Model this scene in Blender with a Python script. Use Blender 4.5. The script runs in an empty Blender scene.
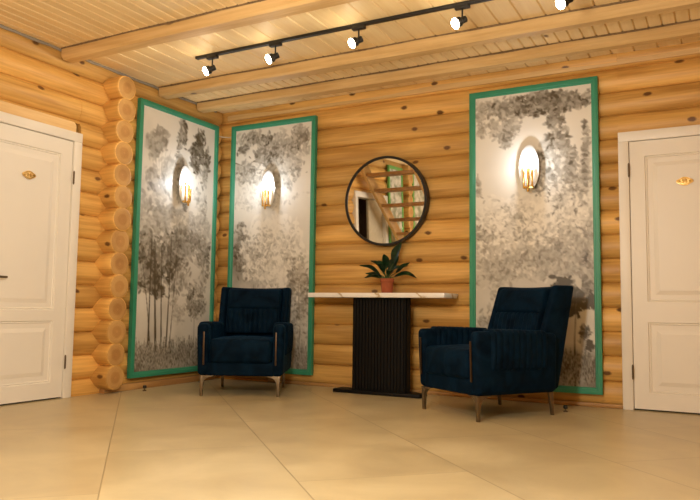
import bpy, bmesh, math, random
import numpy as np
from mathutils import Vector, Matrix

# ------------------------------------------------------------------ camera, world, lights, exposure
scene = bpy.context.scene
COL = scene.collection
cam_data = bpy.data.cameras.new('camera')
cam_data.sensor_width = 36.0
cam_data.lens = 692.78 * 36.0 / 700.0
cam_data.clip_start = 0.05
cam = bpy.data.objects.new('camera', cam_data)
COL.objects.link(cam)
FW = Vector((-0.47170739, 0.87777608, 0.08367372))
RT = Vector((0.88131341, 0.47234686, 0.0132332))
UP = Vector((0.02790723, -0.07998497, 0.99640533))
M = Matrix(((RT.x, UP.x, -FW.x, 0.0), (RT.y, UP.y, -FW.y, 0.0), (RT.z, UP.z, -FW.z, 0.72555), (0, 0, 0, 1)))
cam.matrix_world = M
scene.camera = cam

scene.view_settings.view_transform = 'Standard'
scene.view_settings.look = 'None'
scene.view_settings.gamma = 1.0
scene.view_settings.use_curve_mapping = False
scene.view_settings.exposure = 1.03

world = bpy.data.worlds.new('world')
scene.world = world
world.use_nodes = True
world.node_tree.nodes['Background'].inputs[0].default_value = (0.9, 0.7, 0.45, 1)
world.node_tree.nodes['Background'].inputs[1].default_value = 0.02

WARM = (1.0, 0.70, 0.40)
def lamp(name, loc, power, color, radius=0.05, parent=None):
    d = bpy.data.lights.new(name, 'POINT')
    d.energy = power
    d.color = color
    d.shadow_soft_size = radius
    o = bpy.data.objects.new(name, d)
    COL.objects.link(o)
    o.location = loc
    if parent: o.parent = parent
    return o

# added point lights without fixtures, standing in for the hall's unseen lighting
lamp('hall_fill', (-1.2, 1.4, 1.6), 70, (1.0, 0.95, 0.84), 0.14)
lamp('hall_fill', (-1.8, 2.4, 1.75), 12, (1.0, 0.95, 0.84), 0.10)
lamp('hall_fill', (0.9, 1.0, 1.75), 8, (1.0, 0.84, 0.58), 0.14)
lamp('hall_fill', (-1.4, -1.2, 1.75), 44, (1.0, 0.92, 0.76), 0.14)
SPOT_POWER = 3.0
SCONCE_POWER = 1.9

# ------------------------------------------------------------------ helpers
rng = random.Random(7)

def finish(bm, name, mats, parent=None, smooth=True, angle=40):
    bmesh.ops.recalc_face_normals(bm, faces=bm.faces)
    me = bpy.data.meshes.new(name)
    bm.to_mesh(me)
    bm.free()
    if not isinstance(mats, (list, tuple)): mats = [mats]
    for m in mats: me.materials.append(m)
    if smooth:
        me.polygons.foreach_set('use_smooth', [True] * len(me.polygons))
        try: me.set_sharp_from_angle(angle=math.radians(angle))
        except Exception: pass
    o = bpy.data.objects.new(name, me)
    COL.objects.link(o)
    if parent: o.parent = parent
    return o

def tag(o, label=None, cat=None, group=None, kind=None):
    if label: o['label'] = label
    if cat: o['category'] = cat
    if group: o['group'] = group
    if kind: o['kind'] = kind
    return o

def thing(name, loc, rz, label, cat, group=None):
    o = bpy.data.objects.new(name, None)
    o.empty_display_size = 0.1
    COL.objects.link(o)
    o.location = loc
    o.rotation_euler = (0, 0, rz)
    return tag(o, label, cat, group)

def copy_tree(o, parent=None):
    c = o.copy()
    COL.objects.link(c)
    if parent: c.parent = parent
    for ch in list(o.children):
        if ch.type in ('MESH', 'EMPTY', 'LIGHT'):
            copy_tree(ch, c)
    return c

def box(bm, lo, hi, bevel=0.0, seg=2, mat=0):
    vs = [bm.verts.new((x, y, z)) for x in (lo[0], hi[0]) for y in (lo[1], hi[1]) for z in (lo[2], hi[2])]
    idx = [(0, 1, 3, 2), (4, 6, 7, 5), (0, 4, 5, 1), (2, 3, 7, 6), (0, 2, 6, 4), (1, 5, 7, 3)]
    fs = [bm.faces.new([vs[i] for i in q]) for q in idx]
    for f in fs: f.material_index = mat
    if bevel > 0:
        es = list({e for f in fs for e in f.edges})
        r = bmesh.ops.bevel(bm, geom=es, offset=bevel, segments=seg, affect='EDGES', profile=0.5)
        for f in r['faces']: f.material_index = mat
    return vs

def tube(bm, pts, radii, seg=12, cap=True, mat=0):
    pts = [Vector(p) for p in pts]
    if not isinstance(radii, (list, tuple)): radii = [radii] * len(pts)
    rings = []
    ref = None
    for i, p in enumerate(pts):
        if i == 0: t = pts[1] - pts[0]
        elif i == len(pts) - 1: t = pts[-1] - pts[-2]
        else: t = pts[i + 1] - pts[i - 1]
        t.normalize()
        if ref is None:
            ref = Vector((0, 0, 1)) if abs(t.z) < 0.9 else Vector((1, 0, 0))
        a = t.cross(ref)
        if a.length < 1e-4: a = t.orthogonal()
        a.normalize()
        b = t.cross(a).normalized()
        rings.append([bm.verts.new(p + (a * math.cos(2 * math.pi * k / seg) + b * math.sin(2 * math.pi * k / seg)) * radii[i]) for k in range(seg)])
    for i in range(len(rings) - 1):
        for k in range(seg):
            f = bm.faces.new((rings[i][k], rings[i][(k + 1) % seg], rings[i + 1][(k + 1) % seg], rings[i + 1][k]))
            f.material_index = mat
    if cap:
        bm.faces.new(rings[0]).material_index = mat
        bm.faces.new(rings[-1]).material_index = mat

def lathe(bm, prof, seg=32, axis='z', origin=(0, 0, 0), mat=0, closed=False):
    o = Vector(origin)
    rings = []
    for r, h in prof:
        ring = []
        for k in range(seg):
            a = 2 * math.pi * k / seg
            if axis == 'z': v = Vector((r * math.cos(a), r * math.sin(a), h))
            elif axis == 'y': v = Vector((r * math.cos(a), h, r * math.sin(a)))
            else: v = Vector((h, r * math.cos(a), r * math.sin(a)))
            ring.append(bm.verts.new(o + v))
        rings.append(ring)
    n = len(rings)
    for i in range(n if closed else n - 1):
        j = (i + 1) % n
        for k in range(seg):
            f = bm.faces.new((rings[i][k], rings[i][(k + 1) % seg], rings[j][(k + 1) % seg], rings[j][k]))
            f.material_index = mat
    if not closed:
        if prof[0][0] > 1e-5: bm.faces.new(rings[0]).material_index = mat
        if prof[-1][0] > 1e-5: bm.faces.new(rings[-1]).material_index = mat
    bmesh.ops.remove_doubles(bm, verts=[v for rg in rings for v in rg], dist=1e-6)

def prism(bm, poly, axis, a, b, bevel=0.0, mat=0):
    """poly is a list of 2-D points; extruded along axis from a to b."""
    def P(p, t):
        if axis == 'x': return (t, p[0], p[1])
        if axis == 'y': return (p[0], t, p[1])
        return (p[0], p[1], t)
    A = [bm.verts.new(P(p, a)) for p in poly]
    B = [bm.verts.new(P(p, b)) for p in poly]
    n = len(poly)
    fs = [bm.faces.new((A[i], A[(i + 1) % n], B[(i + 1) % n], B[i])) for i in range(n)]
    fs += [bm.faces.new(A), bm.faces.new(B)]
    for f in fs: f.material_index = mat
    if bevel > 0:
        es = list({e for f in fs for e in f.edges})
        bmesh.ops.bevel(bm, geom=es, offset=bevel, segments=2, affect='EDGES', profile=0.5)

def soft_box(bm, center, half, r, ns, fn=None, k=4, mat=0):
    """A rounded, finely divided box; fn(p, n) may push each point about (local to the box centre)."""
    def knots(h, m):
        a = np.linspace(-h, -h + r, k + 1)
        b = np.linspace(-h + r, h - r, m + 1)[1:-1]
        c = np.linspace(h - r, h, k + 1)
        return np.concatenate([a, b, c])
    ks = [knots(half[i], ns[i]) for i in range(3)]
    cen = Vector(center)
    cache = {}
    def vert(q):
        key = tuple(round(x, 6) for x in q)
        if key in cache: return cache[key]
        inner = Vector([max(-(half[i] - r), min(half[i] - r, q[i])) for i in range(3)])
        d = Vector(q) - inner
        n = d.normalized()
        p = inner + n * r
        if fn: p = fn(p, n)
        v = bm.verts.new(cen + p)
        cache[key] = v
        return v
    for ax in range(3):
        u, w = (ax + 1) % 3, (ax + 2) % 3
        for s in (-1, 1):
            for i in range(len(ks[u]) - 1):
                for j in range(len(ks[w]) - 1):
                    qs = []
                    for (di, dj) in ((0, 0), (1, 0), (1, 1), (0, 1)):
                        q = [0, 0, 0]
                        q[ax] = s * half[ax]
                        q[u] = ks[u][i + di]
                        q[w] = ks[w][j + dj]
                        qs.append(vert(q))
                    if len(set(qs)) == 4:
                        bm.faces.new(qs).material_index = mat

# ------------------------------------------------------------------ materials
def new_mat(name):
    m = bpy.data.materials.new(name)
    m.use_nodes = True
    nt = m.node_tree
    b = nt.nodes['Principled BSDF']
    return m, nt, b

def N(nt, typ, **kw):
    n = nt.nodes.new(typ)
    for k_, v in kw.items(): setattr(n, k_, v)
    return n

def ramp(nt, stops, interp='LINEAR'):
    r = N(nt, 'ShaderNodeValToRGB')
    r.color_ramp.interpolation = interp
    el = r.color_ramp.elements
    while len(el) < len(stops): el.new(0.5)
    for e, (p, c) in zip(el, stops):
        e.position = p
        e.color = (c[0], c[1], c[2], 1)
    return r

def simple_mat(name, col, rough=0.5, metal=0.0, var=0.06, scale=18, bump=0.0, spec=0.5, coat=0.0):
    m, nt, b = new_mat(name)
    L = nt.links.new
    tc = N(nt, 'ShaderNodeTexCoord')
    no = N(nt, 'ShaderNodeTexNoise')
    no.inputs['Scale'].default_value = scale
    no.inputs['Detail'].default_value = 4
    L(tc.outputs['Object'], no.inputs['Vector'])
    rp = ramp(nt, [(0.3, [c * (1 - var) for c in col]), (0.7, [min(1, c * (1 + var)) for c in col])])
    L(no.outputs['Fac'], rp.inputs['Fac'])
    L(rp.outputs['Color'], b.inputs['Base Color'])
    b.inputs['Roughness'].default_value = rough
    b.inputs['Metallic'].default_value = metal
    b.inputs['Specular IOR Level'].default_value = spec
    b.inputs['Coat Weight'].default_value = coat
    if bump > 0:
        bp = N(nt, 'ShaderNodeBump')
        bp.inputs['Strength'].default_value = bump
        bp.inputs['Distance'].default_value = 0.005
        L(no.outputs['Fac'], bp.inputs['Height'])
        L(bp.outputs['Normal'], b.inputs['Normal'])
    return m

def pine(name, axis, light, dark, rough=0.5, knots=True, knot_scale=1.0, var=0.25, coat=0.05, flat=None):
    """Planed pine: long grain along the axis, per-piece tone from the 'piece' attribute, scattered knots."""
    m, nt, b = new_mat(name)
    L = nt.links.new
    tc = N(nt, 'ShaderNodeTexCoord')
    at = N(nt, 'ShaderNodeAttribute', attribute_name='piece')
    off = N(nt, 'ShaderNodeVectorMath', operation='SCALE')
    L(at.outputs['Vector'], off.inputs[0])
    off.inputs['Scale'].default_value = 17.0
    add = N(nt, 'ShaderNodeVectorMath', operation='ADD')
    L(tc.outputs['Object'], add.inputs[0]); L(off.outputs[0], add.inputs[1])
    def mapped(long, cross):
        mp = N(nt, 'ShaderNodeMapping')
        sc = [cross] * 3
        sc['xyz'.index(axis)] = long
        mp.inputs['Scale'].default_value = sc
        L(add.outputs[0], mp.inputs['Vector'])
        return mp
    # broad colour bands + fine grain
    m1 = mapped(0.7, 7.0)
    n1 = N(nt, 'ShaderNodeTexNoise'); n1.inputs['Scale'].default_value = 1.3; n1.inputs['Detail'].default_value = 3
    n1.inputs['Distortion'].default_value = 0.8
    L(m1.outputs[0], n1.inputs['Vector'])
    m2 = mapped(2.0, 60.0)
    n2 = N(nt, 'ShaderNodeTexNoise'); n2.inputs['Scale'].default_value = 1.0; n2.inputs['Detail'].default_value = 5
    n2.inputs['Distortion'].default_value = 0.3
    L(m2.outputs[0], n2.inputs['Vector'])
    mixf = N(nt, 'ShaderNodeMix', data_type='FLOAT'); mixf.inputs['Factor'].default_value = 0.38
    L(n1.outputs['Fac'], mixf.inputs['A']); L(n2.outputs['Fac'], mixf.inputs['B'])
    rp = ramp(nt, [(0.38, dark), (0.5, [(a + c) / 2 for a, c in zip(light, dark)]), (0.62, light)])
    L(mixf.outputs['Result'], rp.inputs['Fac'])
    # per piece tone
    hs = N(nt, 'ShaderNodeHueSaturation')
    mr = N(nt, 'ShaderNodeMapRange')
    mr.inputs['To Min'].default_value = 1 - var; mr.inputs['To Max'].default_value = 1 + var * 0.6
    L(at.outputs['Fac'], mr.inputs['Value'])
    L(mr.outputs[0], hs.inputs['Value'])
    L(rp.outputs['Color'], hs.inputs['Color'])
    out = hs.outputs['Color']
    if knots:
        mk = mapped(2.6 * knot_scale, 4.8 * knot_scale)
        if flat:                                  # one scatter of knots across the face of the wall
            sc = list(mk.inputs['Scale'].default_value); sc['xyz'.index(flat)] = 0.0
            mk.inputs['Scale'].default_value = sc
        vo = N(nt, 'ShaderNodeTexVoronoi'); vo.inputs['Scale'].default_value = 1.0
        if flat:
            sx = N(nt, 'ShaderNodeSeparateXYZ'); L(mk.outputs[0], sx.inputs[0])
            cx = N(nt, 'ShaderNodeCombineXYZ')
            L(sx.outputs['XYZ'.index(axis.upper())], cx.inputs[0]); L(sx.outputs[2], cx.inputs[1])
            vo.voronoi_dimensions = '2D'
            L(cx.outputs[0], vo.inputs['Vector'])
        else:
            L(mk.outputs[0], vo.inputs['Vector'])
        nd = N(nt, 'ShaderNodeTexNoise'); nd.inputs['Scale'].default_value = 25
        L(tc.outputs['Object'], nd.inputs['Vector'])
        dd = N(nt, 'ShaderNodeMath', operation='MULTIPLY_ADD')
        L(nd.outputs['Fac'], dd.inputs[0]); dd.inputs[1].default_value = 0.06
        L(vo.outputs['Distance'], dd.inputs[2])
        kr = ramp(nt, [(0.085, (1, 1, 1)), (0.13, (0, 0, 0))])
        L(dd.outputs[0], kr.inputs['Fac'])
        sel = N(nt, 'ShaderNodeSeparateColor'); L(vo.outputs['Color'], sel.inputs['Color'])
        gt = N(nt, 'ShaderNodeMath', operation='GREATER_THAN'); gt.inputs[1].default_value = 0.62
        L(sel.outputs[0], gt.inputs[0])
        km = N(nt, 'ShaderNodeMath', operation='MULTIPLY')
        L(kr.outputs['Color'], km.inputs[0]); L(gt.outputs[0], km.inputs[1])
        km2 = N(nt, 'ShaderNodeMath', operation='MULTIPLY'); km2.inputs[1].default_value = 0.95
        L(km.outputs[0], km2.inputs[0])
        mx = N(nt, 'ShaderNodeMix', data_type='RGBA')
        L(km2.outputs[0], mx.inputs['Factor'])
        L(out, mx.inputs['A']); mx.inputs['B'].default_value = (dark[0] * 0.22, dark[1] * 0.16, dark[2] * 0.14, 1)
        out = mx.outputs['Result']
    L(out, b.inputs['Base Color'])
    b.inputs['Roughness'].default_value = rough
    b.inputs['Coat Weight'].default_value = coat
    b.inputs['Coat Roughness'].default_value = 0.35
    bp = N(nt, 'ShaderNodeBump'); bp.inputs['Strength'].default_value = 0.15; bp.inputs['Distance'].default_value = 0.004
    L(n2.outputs['Fac'], bp.inputs['Height']); L(bp.outputs['Normal'], b.inputs['Normal'])
    return m

LOG_L, LOG_D = (0.83, 0.49, 0.14), (0.54, 0.28, 0.065)
CEI_L, CEI_D = (0.92, 0.71, 0.39), (0.84, 0.61, 0.30)
MAT = {}
MAT['log_x'] = pine('log_wood_across', 'x', LOG_L, LOG_D, flat='y')
MAT['log_y'] = pine('log_wood_along', 'y', LOG_L, LOG_D, flat='x')
MAT['board'] = pine('ceiling_boards', 'y', CEI_L, CEI_D, knots=True, knot_scale=0.8, var=0.07, rough=0.5)
MAT['beam'] = pine('beam_wood', 'x', (0.78, 0.54, 0.25), (0.62, 0.39, 0.15), knots=True, knot_scale=0.75, var=0.1)
MAT['plank'] = pine('pale_plank', 'y', (0.74, 0.50, 0.22), (0.62, 0.38, 0.14), knots=False)
MAT['skirt_x'] = pine('skirting_across', 'x', (0.50, 0.28, 0.10), (0.36, 0.18, 0.06), knots=False)
MAT['skirt_y'] = pine('skirting_along', 'y', (0.50, 0.28, 0.10), (0.36, 0.18, 0.06), knots=False)
MAT['stringer'] = pine('stringer_wood', 'y', (0.70, 0.45, 0.18), (0.56, 0.33, 0.11), knots=False)
MAT['stair'] = pine('stair_wood', 'y', (0.56, 0.30, 0.10), (0.40, 0.18, 0.05), knots=False)

def end_grain():
    m, nt, b = new_mat('log_end_grain')
    L = nt.links.new
    at = N(nt, 'ShaderNodeAttribute', attribute_name='ring')
    no = N(nt, 'ShaderNodeTexNoise'); no.inputs['Scale'].default_value = 12
    tc = N(nt, 'ShaderNodeTexCoord'); L(tc.outputs['Object'], no.inputs['Vector'])
    a1 = N(nt, 'ShaderNodeMath', operation='MULTIPLY_ADD')
    L(no.outputs['Fac'], a1.inputs[0]); a1.inputs[1].default_value = 0.02; L(at.outputs['Fac'], a1.inputs[2])
    s = N(nt, 'ShaderNodeMath', operation='MULTIPLY'); s.inputs[1].default_value = 620
    L(a1.outputs[0], s.inputs[0])
    si = N(nt, 'ShaderNodeMath', operation='SINE'); L(s.outputs[0], si.inputs[0])
    mr = N(nt, 'ShaderNodeMapRange'); mr.inputs['From Min'].default_value = -1
    L(si.outputs[0], mr.inputs['Value'])
    rp = ramp(nt, [(0.0, (0.54, 0.30, 0.095)), (1.0, (0.66, 0.39, 0.135))])
    L(mr.outputs[0], rp.inputs['Fac'])
    # heartwood is a shade redder than the sapwood around it
    hr = ramp(nt, [(0.052, (0.86, 0.78, 0.70)), (0.066, (1, 1, 1))])
    L(a1.outputs[0], hr.inputs['Fac'])
    mx = N(nt, 'ShaderNodeMix', data_type='RGBA', blend_type='MULTIPLY'); mx.inputs['Factor'].default_value = 1
    L(rp.outputs['Color'], mx.inputs['A']); L(hr.outputs['Color'], mx.inputs['B'])
    n2 = N(nt, 'ShaderNodeTexNoise'); n2.inputs['Scale'].default_value = 5; n2.inputs['Detail'].default_value = 4
    L(tc.outputs['Object'], n2.inputs['Vector'])
    r2 = ramp(nt, [(0.35, (0.78, 0.72, 0.66)), (0.6, (1, 1, 1))]); L(n2.outputs['Fac'], r2.inputs['Fac'])
    mx2 = N(nt, 'ShaderNodeMix', data_type='RGBA', blend_type='MULTIPLY'); mx2.inputs['Factor'].default_value = 1
    L(mx.outputs['Result'], mx2.inputs['A']); L(r2.outputs['Color'], mx2.inputs['B'])
    L(mx2.outputs['Result'], b.inputs['Base Color'])
    b.inputs['Roughness'].default_value = 0.6
    return m
MAT['end'] = end_grain()

def floor_mat():
    m, nt, b = new_mat('porcelain_floor_tile')
    L = nt.links.new
    tc = N(nt, 'ShaderNodeTexCoord')
    sp = N(nt, 'ShaderNodeSeparateXYZ'); L(tc.outputs['Object'], sp.inputs[0])
    def math_(op, a, bb=None, c=None):
        n = N(nt, 'ShaderNodeMath', operation=op)
        for i, v in enumerate((a, bb, c)):
            if v is None: continue
            if isinstance(v, (int, float)): n.inputs[i].default_value = v
            else: L(v, n.inputs[i])
        return n.outputs[0]
    a = math_('MULTIPLY', math_('ADD', sp.outputs['X'], sp.outputs['Y']), 0.70710678)
    c = math_('MULTIPLY', math_('SUBTRACT', sp.outputs['X'], sp.outputs['Y']), 0.70710678)
    T = 0.783
    fa = math_('DIVIDE', math_('ADD', a, 0.125), T)
    ia = math_('FLOOR', fa)
    par = math_('MULTIPLY', math_('MODULO', math_('ADD', ia, 40), 2), 0.5)
    fc = math_('ADD', math_('DIVIDE', math_('ADD', c, 2.9), 2 * T), math_('ADD', par, -0.5))
    ic = math_('FLOOR', fc)
    ea = math_('MULTIPLY', math_('MINIMUM', math_('FRACT', fa), math_('SUBTRACT', 1, math_('FRACT', fa))), T)
    ec = math_('MULTIPLY', math_('MINIMUM', math_('FRACT', fc), math_('SUBTRACT', 1, math_('FRACT', fc))), 2 * T)
    e = math_('MINIMUM', ea, math_('ADD', ec, 0.0012))
    gr = N(nt, 'ShaderNodeMapRange'); gr.inputs['From Min'].default_value = 0.0015; gr.inputs['From Max'].default_value = 0.0045
    gr.inputs['To Min'].default_value = 1; gr.inputs['To Max'].default_value = 0
    L(e, gr.inputs['Value'])
    # cloudy cement-like tile, each tile shifted
    cb = N(nt, 'ShaderNodeCombineXYZ'); L(ia, cb.inputs[0]); L(ic, cb.inputs[1])
    wn = N(nt, 'ShaderNodeTexWhiteNoise', noise_dimensions='3D'); L(cb.outputs[0], wn.inputs['Vector'])
    sc = N(nt, 'ShaderNodeVectorMath', operation='SCALE'); L(wn.outputs['Color'], sc.inputs[0]); sc.inputs['Scale'].default_value = 9
    ad = N(nt, 'ShaderNodeVectorMath', operation='ADD'); L(tc.outputs['Object'], ad.inputs[0]); L(sc.outputs[0], ad.inputs[1])
    n1 = N(nt, 'ShaderNodeTexNoise'); n1.inputs['Scale'].default_value = 2.2; n1.inputs['Detail'].default_value = 7; n1.inputs['Roughness'].default_value = 0.6
    n1.inputs['Distortion'].default_value = 0.6
    L(ad.outputs[0], n1.inputs['Vector'])
    rp = ramp(nt, [(0.32, (0.44, 0.345, 0.195)), (0.52, (0.51, 0.41, 0.235)), (0.72, (0.58, 0.475, 0.285))])
    L(n1.outputs['Fac'], rp.inputs['Fac'])
    mx = N(nt, 'ShaderNodeMix', data_type='RGBA')
    L(gr.outputs[0], mx.inputs['Factor']); L(rp.outputs['Color'], mx.inputs['A'])
    mx.inputs['B'].default_value = (0.31, 0.235, 0.125, 1)
    L(mx.outputs['Result'], b.inputs['Base Color'])
    rr = N(nt, 'ShaderNodeMapRange'); rr.inputs['To Min'].default_value = 0.26; rr.inputs['To Max'].default_value = 0.42
    L(n1.outputs['Fac'], rr.inputs['Value']); L(rr.outputs[0], b.inputs['Roughness'])
    bp = N(nt, 'ShaderNodeBump'); bp.inputs['Strength'].default_value = 0.3; bp.inputs['Distance'].default_value = 0.002; bp.invert = True
    L(gr.outputs[0], bp.inputs['Height']); L(bp.outputs['Normal'], b.inputs['Normal'])
    return m
MAT['floor'] = floor_mat()

def velvet():
    m, nt, b = new_mat('navy_velvet')
    L = nt.links.new
    tc = N(nt, 'ShaderNodeTexCoord')
    n1 = N(nt, 'ShaderNodeTexNoise'); n1.inputs['Scale'].default_value = 7; n1.inputs['Detail'].default_value = 4; n1.inputs['Distortion'].default_value = 1.2
    L(tc.outputs['Object'], n1.inputs['Vector'])
    rp = ramp(nt, [(0.3, (0.0009, 0.0045, 0.011)), (0.7, (0.0026, 0.014, 0.032))])
    L(n1.outputs['Fac'], rp.inputs['Fac']); L(rp.outputs['Color'], b.inputs['Base Color'])
    b.inputs['Roughness'].default_value = 0.75
    b.inputs['Specular IOR Level'].default_value = 0.05
    b.inputs['Sheen Weight'].default_value = 0.12
    b.inputs['Sheen Roughness'].default_value = 0.35
    b.inputs['Sheen Tint'].default_value = (0.03, 0.20, 0.42, 1)
    n2 = N(nt, 'ShaderNodeTexNoise'); n2.inputs['Scale'].default_value = 260
    L(tc.outputs['Object'], n2.inputs['Vector'])
    n3 = N(nt, 'ShaderNodeTexNoise'); n3.inputs['Scale'].default_value = 9
    L(tc.outputs['Object'], n3.inputs['Vector'])
    ad = N(nt, 'ShaderNodeMath', operation='MULTIPLY_ADD'); ad.inputs[1].default_value = 5
    L(n3.outputs['Fac'], ad.inputs[0]); L(n2.outputs['Fac'], ad.inputs[2])
    bp = N(nt, 'ShaderNodeBump'); bp.inputs['Strength'].default_value = 0.5; bp.inputs['Distance'].default_value = 0.004
    L(ad.outputs[0], bp.inputs['Height']); L(bp.outputs['Normal'], b.inputs['Normal'])
    return m
MAT['velvet'] = velvet()
MAT['bronze'] = simple_mat('bronze_metal', (0.20, 0.155, 0.10), 0.42, 0.9, 0.08)
MAT['strip'] = simple_mat('dark_bronze_strip', (0.09, 0.055, 0.032), 0.4, 0.8)
MAT['white'] = simple_mat('white_door_enamel', (0.80, 0.755, 0.68), 0.42, 0, 0.012, 3)
MAT['black'] = simple_mat('black_metal', (0.014, 0.013, 0.012), 0.45, 0.2)
MAT['black_wood'] = simple_mat('black_painted_wood', (0.0035, 0.003, 0.0028), 0.55, 0, 0.15, spec=0.2)
MAT['brass'] = simple_mat('polished_brass', (0.80, 0.55, 0.20), 0.22, 1.0, 0.05)
MAT['brass_dark'] = simple_mat('engraved_brass', (0.42, 0.25, 0.06), 0.4, 0.9, 0.2, 60)
MAT['brass_badge'] = simple_mat('brass_plaque', (0.74, 0.50, 0.20), 0.35, 0.7, 0.1, 60)
MAT['hinge'] = simple_mat('dark_hinge_metal', (0.14, 0.10, 0.06), 0.4, 0.8)
MAT['green'] = simple_mat('green_painted_moulding', (0.035, 0.27, 0.155), 0.45, 0, 0.06, 9)
MAT['caulk'] = simple_mat('grey_sealant', (0.32, 0.29, 0.24), 0.8)
MAT['jute'] = simple_mat('brown_jute', (0.20, 0.13, 0.065), 0.9, 0, 0.4, 40)
MAT['gap'] = simple_mat('dark_gap', (0.03, 0.022, 0.015), 0.9)
MAT['terracotta'] = simple_mat('terracotta', (0.31, 0.072, 0.020), 0.75, 0, 0.12, 30, 0.1)
MAT['soil'] = simple_mat('potting_soil', (0.025, 0.015, 0.008), 0.95, 0, 0.5, 60, 0.6)
MAT['stem'] = simple_mat('plant_stem', (0.05, 0.09, 0.025), 0.5)
MAT['plaster'] = simple_mat('beige_plaster', (0.55, 0.47, 0.33), 0.8)
MAT['white_cable'] = simple_mat('pale_cable', (0.6, 0.5, 0.36), 0.5)

def leaf_mat():
    m, nt, b = new_mat('glossy_leaf')
    L = nt.links.new
    tc = N(nt, 'ShaderNodeTexCoord')
    n1 = N(nt, 'ShaderNodeTexNoise'); n1.inputs['Scale'].default_value = 22; n1.inputs['Detail'].default_value = 3
    L(tc.outputs['Object'], n1.inputs['Vector'])
    rp = ramp(nt, [(0.35, (0.006, 0.022, 0.010)), (0.6, (0.014, 0.062, 0.020)), (0.75, (0.05, 0.11, 0.03))])
    L(n1.outputs['Fac'], rp.inputs['Fac']); L(rp.outputs['Color'], b.inputs['Base Color'])
    b.inputs['Roughness'].default_value = 0.35
    return m
MAT['leaf'] = leaf_mat()

def marble():
    m, nt, b = new_mat('veined_white_marble')
    L = nt.links.new
    tc = N(nt, 'ShaderNodeTexCoord')
    n0 = N(nt, 'ShaderNodeTexNoise'); n0.inputs['Scale'].default_value = 3.2; n0.inputs['Detail'].default_value = 5
    L(tc.outputs['Object'], n0.inputs['Vector'])
    mp = N(nt, 'ShaderNodeVectorMath', operation='MULTIPLY_ADD')
    L(n0.outputs['Color'], mp.inputs[0]); mp.inputs[1].default_value = (0.55, 0.55, 0.55); L(tc.outputs['Object'], mp.inputs[2])
    wv = N(nt, 'ShaderNodeTexWave', bands_direction='DIAGONAL'); wv.inputs['Scale'].default_value = 1.6; wv.inputs['Distortion'].default_value = 2
    L(mp.outputs[0], wv.inputs['Vector'])
    rp = ramp(nt, [(0.0, (0.50, 0.38, 0.24)), (0.02, (0.68, 0.62, 0.53)), (0.07, (0.82, 0.79, 0.75)), (1.0, (0.85, 0.83, 0.80))])
    L(wv.outputs['Fac'], rp.inputs['Fac']); L(rp.outputs['Color'], b.inputs['Base Color'])
    b.inputs['Roughness'].default_value = 0.22
    return m
MAT['marble'] = marble()

def mirror_mat():
    m, nt, b = new_mat('mirror_glass')
    b.inputs['Base Color'].default_value = (0.92, 0.92, 0.90, 1)
    b.inputs['Metallic'].default_value = 1
    b.inputs['Roughness'].default_value = 0.015
    return m
MAT['mirror'] = mirror_mat()

def plate_mat():
    m, nt, b = new_mat('pale_polished_plate')
    b.inputs['Base Color'].default_value = (0.74, 0.74, 0.73, 1)
    b.inputs['Metallic'].default_value = 0.2
    b.inputs['Roughness'].default_value = 0.3
    return m
MAT['plate'] = plate_mat()

def emit(name, col, strength):
    m, nt, b = new_mat(name)
    b.inputs['Base Color'].default_value = (0.9, 0.85, 0.75, 1)
    b.inputs['Emission Color'].default_value = (*col, 1)
    b.inputs['Emission Strength'].default_value = strength
    return m
MAT['bulb'] = emit('lit_spot_bulb', (1.0, 0.86, 0.62), 22)
MAT['sconce_bulb'] = emit('lit_sconce_bulb', (1.0, 0.93, 0.80), 14)

def print_mat():
    m, nt, b = new_mat('printed_forest_paper')
    at = N(nt, 'ShaderNodeVertexColor', layer_name='print')
    nt.links.new(at.outputs['Color'], b.inputs['Base Color'])
    b.inputs['Roughness'].default_value = 0.42
    b.inputs['Specular IOR Level'].default_value = 0.4
    return m
MAT['print'] = print_mat()

# ------------------------------------------------------------------ structure
def set_piece(o, vals, name='piece'):
    at = o.data.attributes.new(name, 'FLOAT', 'POINT')
    at.data.foreach_set('value', vals)

def log_profile(z0, sp, zmin, zmax, r=None, n=9):
    """list of (list of (depth, z), index); depth 0 is the bulge line, negative is into the wall."""
    r = r or sp * 0.68
    k0 = int(math.floor((zmin - z0) / sp)) - 1
    out = []
    for k in range(k0, k0 + 40):
        a, b_ = z0 + k * sp, z0 + (k + 1) * sp
        lo, hi = max(a, zmin), min(b_, zmax)
        if hi - lo < 0.004: continue
        c = (a + b_) / 2
        pts = []
        for i in range(n + 1):
            z = lo + (hi - lo) * i / n
            pts.append((-(r - math.sqrt(max(r * r - (z - c) ** 2, 1e-6))), z))
        out.append((pts, k))
    return out

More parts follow.
